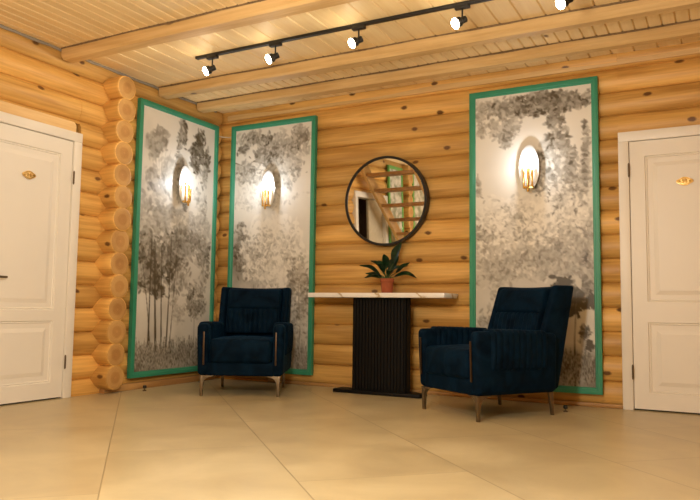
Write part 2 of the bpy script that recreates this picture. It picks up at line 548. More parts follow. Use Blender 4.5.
def log_wall(name, axis, plane, sign, pieces, z0, sp, mat, thick=0.22):
    """axis: direction the logs run. plane: bulge coordinate. sign: outward (into room) direction."""
    bm = bmesh.new()
    vals = []
    R = random.Random(name)
    tone = {}
    for (s0, s1, zmin, zmax) in pieces:
        nseg = max(2, int((s1 - s0) / 0.16))
        for pts, k in log_profile(z0, sp, zmin, zmax):
            t = tone.setdefault(k, R.random())
            ph = R.random() * 9
            rows = []
            for i in range(nseg + 1):
                s = s0 + (s1 - s0) * i / nseg
                wob = 0.0035 * math.sin(s * 2.3 + ph) + 0.002 * math.sin(s * 6.1 + ph * 2)
                row = []
                full = [(-thick, pts[0][1])] + pts + [(-thick, pts[-1][1])]
                for j, (d, z) in enumerate(full):
                    dd = d if j in (0, len(full) - 1) else d + wob - 0.0055
                    q = plane + sign * dd
                    row.append(bm.verts.new((s, q, z) if axis == 'x' else (q, s, z)))
                    vals.append(t)
                rows.append(row)
            m_ = len(rows[0])
            for i in range(nseg):
                for j in range(m_):
                    bm.faces.new((rows[i][j], rows[i + 1][j], rows[i + 1][(j + 1) % m_], rows[i][(j + 1) % m_]))
            bm.faces.new(rows[0]); bm.faces.new(rows[-1])
    bm.verts.index_update()
    o = finish(bm, name, mat, angle=50)
    set_piece(o, vals)
    tag(o, kind='structure')
    return o

ZC = 2.735
YB = 5.607           # bulge line of the back wall
XL = -4.538          # bulge line of the left wall
XR, YF = 3.3, -2.7
# floor
bm = bmesh.new()
box(bm, (XL - 1.6, YF - 0.2, -0.08), (XR + 0.2, YB + 0.3, 0.0))
tag(finish(bm, 'floor', MAT['floor'], smooth=False), kind='structure')

DR = (-0.675, 0.385, 2.10)        # right door: casing outer x0, x1, top
DL = (2.855, 3.823, 2.10)         # left door: casing outer y0, y1, top
DO = (1.40, 2.47, 2.16)           # open doorway further along the left wall
log_wall('wall_back', 'x', YB, -1, [(XL - 0.2, DR[0], 0, ZC), (DR[0], DR[1], DR[2], ZC), (DR[1], XR + 0.2, 0, ZC)], 0.011, 0.1870, MAT['log_x'])
log_wall('wall_left', 'y', XL, 1, [(YF, DO[0], 0, ZC), (DO[0], DO[1], DO[2], ZC), (DO[1], DL[0], 0, ZC), (DL[0], DL[1], DL[2] + 0.085, ZC), (DL[1], YB, 0, ZC)], 0.126, 0.190, MAT['log_y'])
log_wall('wall_right', 'y', XR, -1, [(YF, YB, 0, ZC)], -0.053, 0.1820, MAT['log_y'])
log_wall('wall_front', 'x', YF, 1, [(XL, XR, 0, ZC)], 0.011, 0.187, MAT['log_x'])

# short crossing wall: log ends standing out beside the left door
def log_ends(name, ycen, xend, z0, sp, r, zmax):
    bm = bmesh.new()
    vals, rings = [], []
    k = 0
    z = z0
    R = random.Random(3)
    seg = 28
    while z < zmax - 0.02:
        c = z + sp / 2
        t = R.random()
        dx = R.uniform(-0.006, 0.006); rr = r * R.uniform(0.97, 1.03); dy = R.uniform(-0.006, 0.006)
        prof = [(XL - 0.2, rr), (XL + 0.05, rr), (xend - 0.012, rr), (xend - 0.003, rr - 0.004), (xend, rr - 0.012)]
        rows = []
        for x, q in prof:
            row = []
            for i in range(seg):
                a = 2 * math.pi * i / seg
                zz = min(max(c + q * math.sin(a), 0.0), zmax)
                row.append(bm.verts.new((x + dx, ycen + dy + q * math.cos(a), zz)))
                vals.append(t); rings.append(rr)
            rows.append(row)
        for i in range(len(rows) - 1):
            for j in range(seg):
                bm.faces.new((rows[i][j], rows[i][(j + 1) % seg], rows[i + 1][(j + 1) % seg], rows[i + 1][j]))
        # end face rings
        last = rows[-1]
        for q in (0.7, 0.4, 0.12):
            row = []
            for i in range(seg):
                a = 2 * math.pi * i / seg
                zz = min(max(c + rr * q * math.sin(a), 0.0), zmax)
                row.append(bm.verts.new((xend + dx + 0.001, ycen + dy + rr * q * math.cos(a), zz)))
                vals.append(t); rings.append(rr * q)
            for j in range(seg):
                bm.faces.new((last[j], last[(j + 1) % seg], row[(j + 1) % seg], row[j])).material_index = 1
            last = row
        bm.faces.new(last).material_index = 1
        bm.faces.new(rows[0])
        z += sp
        k += 1
    bm.verts.index_update()
    o = finish(bm, name, [MAT['log_x'], MAT['end']], angle=40)
    set_piece(o, vals)
    set_piece(o, rings, 'ring')
    return tag(o, kind='structure')
log_ends('wall_crossing', 4.16, -4.405, 0.038, 0.187, 0.103, 2.66)
log_ends('wall_crossing_far', 0.69, -4.43, 0.038, 0.1820, 0.0985, ZC - 0.03)

# ceiling boards between the beams (bays have different board widths)
STAIR_HOLE = (XL, -3.40, 0.5, 2.6)      # x0, x1, y0, y1
def ceiling():
    bm = bmesh.new()
    vals = []
    R = random.Random(5)
    def bay(x0, x1, y0, y1, w):
        x = x0
        while x < x1 - 1e-4:
            xe = min(x + w, x1)
            t = R.random()
            g, d = 0.008, 0.012
            sec = [(x, ZC + d), (x + g, ZC), (xe - g, ZC), (xe, ZC + d), (xe, ZC + 0.05), (x, ZC + 0.05)]
            n0 = len(bm.verts)
            prism(bm, sec, 'y', y0, y1)
            vals.extend([t] * (len(bm.verts) - n0))
            x = xe
    x0, x1 = XL - 0.2, XR + 0.1
    h = STAIR_HOLE
    bay(x0, h[0], YF, h[3], 0.088)
    bay(h[0], h[1], YF, h[2], 0.088)
    bay(h[1], x1, YF, h[3], 0.088)
    bay(x0, x1, h[3], 3.64, 0.088)
    bay(x0 + 0.05, x1, 3.64, 4.72, 0.160)
    bay(x0 + 0.02, x1, 4.72, 5.24, 0.088)
    bay(x0 + 0.07, x1, 5.24, YB + 0.2, 0.165)
    o = finish(bm, 'ceiling', MAT['board'], smooth=False)
    set_piece(o, vals)
    tag(o, kind='structure')
ceiling()
bm = bmesh.new()                          # stairwell over the stairs
h = STAIR_HOLE
box(bm, (h[0] - 0.05, h[2] - 0.05, ZC + 0.055), (h[0], h[3] + 0.05, 4.0))
box(bm, (h[1], h[2] - 0.05, ZC + 0.055), (h[1] + 0.05, h[3] + 0.05, 4.0))
box(bm, (h[0], h[2] - 0.05, ZC + 0.055), (h[1], h[2], 4.0))
box(bm, (h[0], h[3], ZC + 0.055), (h[1], h[3] + 0.05, 4.0))
box(bm, (h[0], h[2], 3.95), (h[1], h[3], 4.0))
tag(finish(bm, 'wall_stairwell', MAT['plaster'], smooth=False), kind='structure')

# ceiling beams
def beam(yc, w, drop, label, seed, wob=0.004):
    bm = bmesh.new()
    R = random.Random(seed)
    x0, x1 = XL + 0.012, XR - 0.012
    n = 70
    rows = []
    p1, p2 = R.random() * 9, R.random() * 9
    for i in range(n + 1):
        x = x0 + (x1 - x0) * i / n
        a = wob * math.sin(x * 1.7 + p1) + 0.5 * wob * math.sin(x * 5.3 + p2)
        c = wob * math.sin(x * 2.1 + p2)
        ch = 0.018 + 0.008 * math.sin(x * 1.1 + p1)
        zt, zb = ZC - 0.0005, ZC - drop + a * 0.6
        sec = [(-w / 2 + c * 0.5, zt), (-w / 2 + c, zb + ch + 0.004), (-w / 2 + ch + c, zb), (w / 2 - ch + c, zb - 0.002), (w / 2 + c, zb + ch), (w / 2, zt)]
        rows.append([bm.verts.new((x, yc + y, z)) for y, z in sec])
    for i in range(n):
        for j in range(6):
            bm.faces.new((rows[i][j], rows[i + 1][j], rows[i + 1][(j + 1) % 6], rows[i][(j + 1) % 6]))
    bm.faces.new(rows[0]); bm.faces.new(rows[-1])
    o = finish(bm, 'ceiling_beam', MAT['beam'], angle=25)
    set_piece(o, [R.random()] * len(o.data.vertices))
    for sgn in (-1, 1):                     # jute sealant pressed in along both edges
        bm = bmesh.new()
        tube(bm, [(x0 + (x1 - x0) * i / 40, yc + sgn * (w / 2 + 0.004) + 0.003 * math.sin(i * 2.1 + p1), ZC - 0.002 - 0.003 * math.sin(i * 1.3)) for i in range(41)], 0.008, 6)
        finish(bm, 'sealant_strip', MAT['jute'], o)
    return tag(o, label, 'beam', 'ceiling beams')
beam(3.650, 0.125, 0.090, 'pine ceiling beam nearest the camera, its end on the wall above the left door', 1)
beam(4.720, 0.120, 0.088, 'knotty pine ceiling beam just behind the black spotlight track', 2)
beam(5.245, 0.115, 0.085, 'pine ceiling beam closest to the back wall, above the mirror', 4)

# moulding strips and skirtings
bm = bmesh.new()
box(bm, (XL + 0.05, YB + 0.012, 2.648), (XR - 0.1, YB + 0.045, ZC - 0.001), 0.006)
o = finish(bm, 'trim_1', MAT['beam']); set_piece(o, [0.7] * len(o.data.vertices)); tag(o, kind='structure')
bm = bmesh.new()
box(bm, (-3.9, YB + 0.001, 0.0), (DR[0] - 0.004, YB + 0.02, 0.03), 0.006)
o = finish(bm, 'baseboard_back', MAT['skirt_x']); set_piece(o, [0.5] * len(o.data.vertices)); tag(o, kind='structure')
bm = bmesh.new()
box(bm, (XL - 0.02, 4.13, 0.0), (XL + 0.045, YB - 0.05, 0.055), 0.008)
o = finish(bm, 'baseboard_left', MAT['skirt_y']); set_piece(o, [0.8] * len(o.data.vertices)); tag(o, kind='structure')
bm = bmesh.new()                          # pale board over the left door
z_, y_ = DL[2] + 0.001, DL[1] - 0.055
poly = [(DL[0] - 0.1, z_)] + [(y_, z_)] + [(y_ - 0.035 + 0.035 * math.cos(a), z_ + 0.045 + 0.035 * math.sin(a)) for a in [i * math.pi / 12 for i in range(7)]] + [(DL[0] - 0.1, z_ + 0.08)]
prism(bm, poly, 'x', XL - 0.06, XL + 0.004)
o = finish(bm, 'trim_2', MAT['plank']); set_piece(o, [0.9] * len(o.data.vertices)); tag(o, kind='structure')
# sealant line where the left wall meets the ceiling
bm = bmesh.new()
pts = [(XL - 0.004 + 0.004 * math.sin(i * 1.7), 2.6 + i * 0.1, ZC - 0.010 + 0.003 * math.sin(i * 2.3)) for i in range(30)]
tube(bm, pts, 0.012, 6)
tag(finish(bm, 'trim_3', MAT['caulk']), kind='structure')

# ------------------------------------------------------------------ doors
def panel_door(name, to_world, width, height, casing_w, depth, badge_pos, handle_side, handle_z, hinge_zs, hinge_side, rails):
    """Built in a local frame: u across (0..width outer casing), v out of the wall, z up; to_world maps it."""
    root = bpy.data.objects.new(name, None)
    COL.objects.link(root)
    tag(root, kind='structure')
    root.matrix_world = to_world
    # casing
    bm = bmesh.new()
    c = casing_w
    box(bm, (0, -depth, 0), (c, 0, height - c), 0.004)
    box(bm, (width - c, -depth, 0), (width, 0, height - c), 0.004)
    box(bm, (0, -depth, height - c), (width, 0, height), 0.004)
    finish(bm, 'casing', MAT['white'], root)
    # leaf: stiles, rails and two sunk panels with bevelled mouldings
    g = 0.004
    u0, u1, z0, z1 = c + g, width - c - g, 0.012, height - c - g
    f = -0.018                     # front face of the leaf
    st = 0.105
    bm = bmesh.new()
    panels = [(u0 + st, u1 - st, a, b_) for a, b_ in rails]
    us = [u0, u0 + st, u1 - st, u1]
    zs = [z0] + [z for ab in rails for z in ab] + [z1]
    def V(u, v, z): return bm.verts.new((u, v, z))
    def quad(p): return bm.faces.new([V(*q) for q in p])
    # face grid with panels left open
    for i in range(3):
        for j in range(len(zs) - 1):
            if i == 1 and j % 2 == 1: continue
            quad([(us[i], f, zs[j]), (us[i + 1], f, zs[j]), (us[i + 1], f, zs[j + 1]), (us[i], f, zs[j + 1])])
    for (a, b_, p, q) in panels:
        prev = None
        for ins, dep in ((0, 0), (0.006, -0.010), (0.014, -0.006), (0.020, -0.012), (0.055, -0.012), (0.085, -0.004)):
            cur = [(a + ins, f + dep, p + ins), (b_ - ins, f + dep, p + ins), (b_ - ins, f + dep, q - ins), (a + ins, f + dep, q - ins)]
            if prev:
                for i in range(4):
                    quad([prev[i], prev[(i + 1) % 4], cur[(i + 1) % 4], cur[i]])
            prev = cur
        quad(prev)
    bk = f - 0.04
    quad([(u0, bk, z0), (u1, bk, z0), (u1, bk, z1), (u0, bk, z1)])
    for p, q in (((u0, z0), (u1, z0)), ((u1, z0), (u1, z1)), ((u1, z1), (u0, z1)), ((u0, z1), (u0, z0))):
        quad([(p[0], f, p[1]), (q[0], f, q[1]), (q[0], bk, q[1]), (p[0], bk, p[1])])
    bmesh.ops.remove_doubles(bm, verts=bm.verts, dist=1e-5)
    leaf = finish(bm, 'door_leaf', MAT['white'], root, smooth=False)
    # dark rebate behind the leaf
    bm = bmesh.new()
    box(bm, (c * 0.5, -depth + 0.0005, 0.0), (width - c * 0.5, bk - 0.004, height - c * 0.5))
    finish(bm, 'rebate', MAT['gap'], root, smooth=False)
    # number plaque: an oval with small side lobes
    bm = bmesh.new()
    bu, bz = badge_pos
    n = 40
    def outline(s): 
        return [(bu + s * 0.056 * math.cos(t) * (1 + 0.05 * math.cos(4 * t)), bz + s * 0.030 * math.sin(t) * (1 + 0.10 * math.cos(4 * t))) for t in [2 * math.pi * i / n for i in range(n)]]
    prism(bm, outline(1.0), 'y', f + 0.0005, f + 0.006, 0.0015)
    bd = finish(bm, 'number_plaque', MAT['brass_badge'], leaf)
    bm = bmesh.new()
    A = [bm.verts.new((p[0], f + 0.0068, p[1])) for p in outline(0.86)]
    B = [bm.verts.new((p[0], f + 0.0068, p[1])) for p in outline(0.72)]
    A2 = [bm.verts.new((p[0], f + 0.0058, p[1])) for p in outline(0.86)]
    B2 = [bm.verts.new((p[0], f + 0.0058, p[1])) for p in outline(0.72)]
    for i in range(n):
        j = (i + 1) % n
        bm.faces.new((A[i], A[j], B[j], B[i])); bm.faces.new((A2[i], A2[j], A[j], A[i])); bm.faces.new((B[i], B[j], B2[j], B2[i]))
    # raised marks in the middle of the plaque
    for du in (-0.012, 0.012):
        box(bm, (bu + du - 0.004, f + 0.0055, bz - 0.014), (bu + du + 0.004, f + 0.0085, bz + 0.014), 0.001)
    box(bm, (bu - 0.012, f + 0.0055, bz - 0.003), (bu + 0.012, f + 0.008, bz + 0.003), 0.001)
    for du in (-0.034, 0.034):
        lathe(bm, [(0.0, f + 0.009), (0.005, f + 0.0075), (0.007, f + 0.0055)], 12, 'y', (bu + du, 0, bz))
    finish(bm, 'plaque_relief', MAT['brass_dark'], bd)
    # lever handle
    if handle_side is not None:
        hu, sgn = handle_side
        bm = bmesh.new()
        lathe(bm, [(0.0, f + 0.0005), (0.026, f + 0.0005), (0.026, f + 0.008), (0.011, f + 0.011), (0.010, f + 0.05), (0.0, f + 0.05)], 20, 'y', (hu, 0, handle_z))
        tube(bm, [(hu, f + 0.045, handle_z), (hu + sgn * 0.03, f + 0.05, handle_z), (hu + sgn * 0.125, f + 0.048, handle_z)], [0.010, 0.009, 0.008], 10)
        finish(bm, 'door_handle', MAT['hinge'], leaf)
    for hz in hinge_zs:
        bm = bmesh.new()
        hu = c - 0.001 if hinge_side < 0 else width - c + 0.001
        tube(bm, [(hu, 0.004, hz - 0.045), (hu, 0.004, hz + 0.045)], 0.007, 10)
        tube(bm, [(hu, 0.004, hz + 0.045), (hu, 0.004, hz + 0.055)], [0.007, 0.003], 10)
        tube(bm, [(hu, 0.004, hz - 0.055), (hu, 0.004, hz - 0.045)], [0.003, 0.007], 10)
        finish(bm, 'hinge', MAT['hinge'], root)
    return root
# right door on the back wall: u = +x, out = -y
Mr = Matrix(((1, 0, 0, DR[0]), (0, -1, 0, YB - 0.022), (0, 0, 1, 0), (0, 0, 0, 1)))
panel_door('door_2', Mr, DR[1] - DR[0], DR[2], 0.075, 0.14, (0.455, 1.69), (0.91, -1), 0.93, (1.80, 0.28), -1, [(0.13, 0.65), (0.80, 1.905)])
# left door on the left wall: u = +y, out = +x
Ml = Matrix(((0, 1, 0, XL + 0.020), (1, 0, 0, DL[0]), (0, 0, 1, 0), (0, 0, 0, 1)))
panel_door('door_1', Ml, DL[1] - DL[0], DL[2], 0.075, 0.14, (0.507, 1.685), (0.215, 1), 0.915, (1.73, 0.28), 1, [(0.13, 0.60), (0.68, 1.905)])

# open doorway further along the left wall (seen in the mirror)
root = bpy.data.objects.new('door_3', None); COL.objects.link(root); tag(root, kind='structure')
bm = bmesh.new()
box(bm, (XL - 0.14, DO[0], 0), (XL + 0.02, DO[0] + 0.08, DO[2] - 0.08), 0.004)
box(bm, (XL - 0.14, DO[1] - 0.08, 0), (XL + 0.02, DO[1], DO[2] - 0.08), 0.004)
box(bm, (XL - 0.14, DO[0], DO[2] - 0.08), (XL + 0.02, DO[1], DO[2]), 0.004)
finish(bm, 'casing', MAT['white'], root)
bm = bmesh.new()
box(bm, (XL - 0.08, DO[0] + 0.085, 0.01), (XL - 0.04, DO[0] + 0.55, DO[2] - 0.085), 0.003)
finish(bm, 'door_leaf', MAT['plaster'], root)
bm = bmesh.new()
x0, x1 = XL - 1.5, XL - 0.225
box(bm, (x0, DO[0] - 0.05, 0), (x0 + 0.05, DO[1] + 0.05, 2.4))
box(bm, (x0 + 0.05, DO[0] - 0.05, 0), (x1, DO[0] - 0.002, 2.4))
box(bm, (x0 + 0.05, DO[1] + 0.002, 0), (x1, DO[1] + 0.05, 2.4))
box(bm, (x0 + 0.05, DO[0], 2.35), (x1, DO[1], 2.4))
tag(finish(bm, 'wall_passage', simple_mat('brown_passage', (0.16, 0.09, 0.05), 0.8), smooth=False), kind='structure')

# ------------------------------------------------------------------ staircase (seen in the mirror)
def staircase():
    # climbs along the left wall towards the camera's end of the room; treads reach out into the room
    root = thing('staircase', (-3.95, 1.0, 0), 0, 'open wooden staircase reflected in the round mirror', 'staircase')
    ox, oy = root.location.x, root.location.y
    X0, X1 = -4.42, -3.60
    yb, sl = -0.65, 0.81                     # foot, rise per metre
    zt = 2.70
    yt = yb + zt / sl
    for x, top in ((X0, 2.70), (X1 - 0.05, 2.36)):
        zt = top; yt = yb + zt / sl
        bm = bmesh.new()
        poly = [(yb - 0.10 - oy, 0.0), (yb + 0.16 - oy, 0.0), (yt + 0.16 - oy, zt), (yt - 0.10 - oy, zt)]
        prism(bm, poly, 'x', x - ox, x + 0.05 - ox, 0.004)
        o = finish(bm, 'stringer', MAT['stringer'], root); set_piece(o, [0.6] * len(o.data.vertices))
    z = 0.19
    while z < 2.45:
        y = yb + z / sl
        bm = bmesh.new()
        box(bm, (X0 + 0.051 - ox, y - 0.10 - oy, z - 0.04), (X1 - 0.051 - ox, y + 0.13 - oy, z), 0.005)
        o = finish(bm, 'tread', MAT['stair'], root); set_piece(o, [rng.random()] * len(o.data.vertices))
        z += 0.2
staircase()

# ------------------------------------------------------------------ forest panels
LIGHT = np.array([0.79, 0.745, 0.66]); DARK = np.array([0.085, 0.064, 0.034])
class Art:
    """Grey-scale forest print drawn on a grid; 0 is pale mist, 1 is dark ink."""
    def __init__(s, w, h, px, seed):
        s.W, s.H = int(round(w / px)) + 1, int(round(h / px)) + 1
        s.a = np.zeros((s.H, s.W)); s.r = np.random.RandomState(seed)
        s.yy, s.xx = np.mgrid[0:s.H, 0:s.W]
        s.u = s.xx / (s.W - 1); s.v = s.yy / (s.H - 1); s.asp = h / w
    def noise(s, fx, fy, oct=4):
        out = np.zeros_like(s.a); amp = 1.0; tot = 0
        for o in range(oct):
            gx, gy = max(2, int(fx * 2 ** o)) + 2, max(2, int(fy * 2 ** o)) + 2
            g = s.r.rand(gy, gx)
            X = s.u * (gx - 1.001); Y = s.v * (gy - 1.001)
            i, j = X.astype(int), Y.astype(int); fx_, fy_ = X - i, Y - j
            fx_ = fx_ * fx_ * (3 - 2 * fx_); fy_ = fy_ * fy_ * (3 - 2 * fy_)
            out += amp * ((g[j, i] * (1 - fx_) + g[j, i + 1] * fx_) * (1 - fy_) + (g[j + 1, i] * (1 - fx_) + g[j + 1, i + 1] * fx_) * fy_)
            tot += amp; amp *= 0.55
        return out / tot
    def blob(s, u, v, ru, rv, ang, val, alpha):
        cx, cy = u * (s.W - 1), v * (s.H - 1)
        a, b = max(ru * (s.W - 1), 0.6), max(rv * (s.W - 1), 0.5)
        R = int(max(a, b)) + 2
        x0, x1, y0, y1 = max(0, int(cx - R)), min(s.W, int(cx + R) + 1), max(0, int(cy - R)), min(s.H, int(cy + R) + 1)
        if x0 >= x1 or y0 >= y1: return
        X = s.xx[y0:y1, x0:x1] - cx; Y = s.yy[y0:y1, x0:x1] - cy
        c, n = math.cos(ang), math.sin(ang)
        d = np.sqrt(((X * c + Y * n) / a) ** 2 + ((-X * n + Y * c) / b) ** 2)
        w = np.clip((1.25 - d) / 0.5, 0, 1) * alpha
        s.a[y0:y1, x0:x1] = s.a[y0:y1, x0:x1] * (1 - w) + val * w
    def foliage(s, u, v, su, sv, n, val=(0.45, 0.85), size=0.022, alpha=0.75, clumps=9):
        """leaf clusters: n leaves round a few random clumps inside an ellipse"""
        cs = []
        for _ in range(clumps):
            t = s.r.rand() * 6.283; q = math.sqrt(s.r.rand())
            cs.append((u + su * q * math.cos(t), v + sv * q * math.sin(t), s.r.uniform(*val)))
        for _ in range(n):
            c = cs[s.r.randint(len(cs))]
            lu = c[0] + s.r.randn() * su * 0.22; lv = c[1] + s.r.randn() * sv * 0.22
            if not (0 <= lu <= 1 and 0 <= lv <= 1): continue
            z = size * s.r.uniform(0.7, 1.6)
            s.blob(lu, lv, z, z * s.r.uniform(0.35, 0.6), s.r.rand() * 3.14, np.clip(c[2] + s.r.uniform(-0.2, 0.2), 0, 1), alpha)
    def line(s, pts, w0, w1, val, alpha=0.85):
        m = 60
        for i in range(len(pts) - 1):
            (a, b), (c, d) = pts[i], pts[i + 1]
            for k in range(m):
                t = k / m; T = (i + t) / (len(pts) - 1)
                s.blob(a + (c - a) * t, b + (d - b) * t, w0 + (w1 - w0) * T, w0 + (w1 - w0) * T, 0, val, alpha * 0.6)
    def grass(s, v0, n, val=(0.4, 0.8), u0=0, u1=1):
        for _ in range(n):
            u = s.r.uniform(u0, u1); L_ = s.r.uniform(0.02, 0.06); b = s.r.uniform(v0, 1.0)
            le = s.r.uniform(-0.03, 0.03)
            for k in range(7):
                t = k / 6
                s.blob(u + le * t, b - L_ * t, 0.006, 0.012, 0, s.r.uniform(*val), 0.5)
    def colours(s):
        t = np.clip((s.a - 0.12) * 1.5, 0, 1)[..., None]
        return LIGHT * (1 - t) + DARK * t

PW_IN, PH_IN = 0.96, 2.365
def art_left():
    A = Art(PW_IN, PH_IN, 0.0075, 11)
    A.a += 0.10 + 0.25 * A.noise(3, 6) * (0.4 + 0.6 * A.v) 
    A.a += 0.16 * np.clip((A.noise(2, 4) - 0.45) * 3, 0, 1)
    A.foliage(0.26, 0.20, 0.20, 0.10, 520, (0.4, 0.62), 0.030, 0.6, 12)
    for k in range(7): A.line([(0.25, 0.30), (0.25 + 0.06 * (k - 3), 0.12 + 0.01 * abs(k - 3))], 0.004, 0.003, 0.5, 0.6)
    A.foliage(0.53, 0.12, 0.07, 0.10, 420, (0.5, 0.75), 0.022, 0.75, 9)
    A.foliage(0.55, 0.30, 0.06, 0.10, 260, (0.4, 0.65), 0.020, 0.65, 8)
    A.foliage(0.80, 0.14, 0.12, 0.09, 560, (0.5, 0.8), 0.022, 0.75, 12)
    A.foliage(0.84, 0.30, 0.09, 0.10, 160, (0.35, 0.55), 0.018, 0.5, 8)
    A.foliage(0.18, 0.42, 0.24, 0.09, 620, (0.35, 0.58), 0.028, 0.55, 14)
    A.foliage(0.62, 0.44, 0.34, 0.06, 420, (0.3, 0.5), 0.024, 0.5, 14)
    # tall trees in the lower half
    A.foliage(0.30, 0.58, 0.32, 0.11, 1500, (0.5, 0.82), 0.024, 0.65, 24)
    A.foliage(0.20, 0.66, 0.20, 0.05, 500, (0.5, 0.8), 0.022, 0.65, 10)
    A.foliage(0.62, 0.52, 0.22, 0.07, 520, (0.45, 0.7), 0.022, 0.6, 12)
    A.foliage(0.86, 0.56, 0.12, 0.09, 320, (0.4, 0.65), 0.020, 0.6, 9)
    for (u0, u1, v0, w) in ((0.10, 0.16, 0.50, 0.013), (0.20, 0.20, 0.50, 0.015), (0.27, 0.29, 0.52, 0.011), (0.33, 0.42, 0.48, 0.012), (0.37, 0.50, 0.52, 0.008), (0.14, 0.06, 0.60, 0.008)):
        A.line([(u0 + 0.06, 0.95), ((u0 + u1) / 2 + 0.03, 0.75), (u1, v0)], w, w * 0.5, 0.85, 0.9)
    A.line([(0.78, 0.95), (0.77, 0.80), (0.79, 0.66)], 0.007, 0.004, 0.65, 0.8)
    A.foliage(0.78, 0.72, 0.13, 0.08, 420, (0.4, 0.68), 0.018, 0.6, 12)
    A.foliage(0.55, 0.77, 0.10, 0.06, 140, (0.3, 0.5), 0.018, 0.5, 8)
    A.a += np.clip((A.v - 0.90) / 0.1, 0, 1) * 0.35
    A.grass(0.93, 700, (0.4, 0.85))
    return A
def art_middle():
    A = Art(PW_IN, PH_IN, 0.0075, 23)
    A.a += 0.12 + 0.22 * A.noise(4, 8) * (0.5 + 0.5 * A.v)
    # branches and leaves of the top
    for p in ([(0.0, 0.19), (0.25, 0.14), (0.5, 0.10)], [(0.0, 0.14), (0.2, 0.17), (0.36, 0.18)], [(0.25, 0.14), (0.45, 0.16), (0.62, 0.13)], [(0.5, 0.10), (0.7, 0.08), (0.9, 0.09)]):
        A.line(p, 0.008, 0.004, 0.7, 0.8)
    A.foliage(0.22, 0.06, 0.16, 0.04, 300, (0.4, 0.7), 0.022, 0.7, 12)
    A.foliage(0.50, 0.09, 0.20, 0.06, 520, (0.4, 0.72), 0.022, 0.7, 18)
    A.foliage(0.82, 0.08, 0.14, 0.06, 340, (0.4, 0.7), 0.022, 0.7, 12)
    A.foliage(0.30, 0.20, 0.30, 0.06, 520, (0.3, 0.6), 0.020, 0.6, 20)
    A.foliage(0.72, 0.20, 0.22, 0.07, 420, (0.3, 0.55), 0.020, 0.6, 16)
    A.foliage(0.50, 0.30, 0.42, 0.06, 300, (0.22, 0.4), 0.018, 0.5, 20)
    # dark thicket at mid left, pale leafy tree in front of it
    m = np.clip(1 - np.abs(A.v - 0.55) / 0.16, 0, 1) * np.clip(1.2 - A.u * 1.3, 0, 1)
    A.a += 0.40 * m * (0.5 + 0.8 * A.noise(5, 9))
    A.a += 0.22 * np.clip((A.v - 0.45) / 0.2, 0, 1) * A.noise(6, 12)
    A.foliage(0.16, 0.52, 0.18, 0.10, 500, (0.5, 0.8), 0.020, 0.6, 16)
    A.foliage(0.50, 0.52, 0.34, 0.13, 1500, (0.0, 0.2), 0.026, 0.65, 34)
    A.foliage(0.52, 0.56, 0.34, 0.12, 700, (0.35, 0.6), 0.018, 0.5, 34)
    A.foliage(0.70, 0.66, 0.28, 0.08, 500, (0.05, 0.25), 0.022, 0.6, 18)
    A.foliage(0.85, 0.70, 0.14, 0.12, 500, (0.4, 0.7), 0.018, 0.6, 16)
    for u in (0.30, 0.62, 0.88): A.line([(u, 1.0), (u + 0.02, 0.85), (u - 0.01, 0.66)], 0.012, 0.006, 0.65, 0.8)
    A.foliage(0.5, 0.85, 0.5, 0.07, 700, (0.3, 0.65), 0.018, 0.55, 26)
    A.a += np.clip((A.v - 0.92) / 0.08, 0, 1) * 0.3
    A.grass(0.94, 500)
    return A
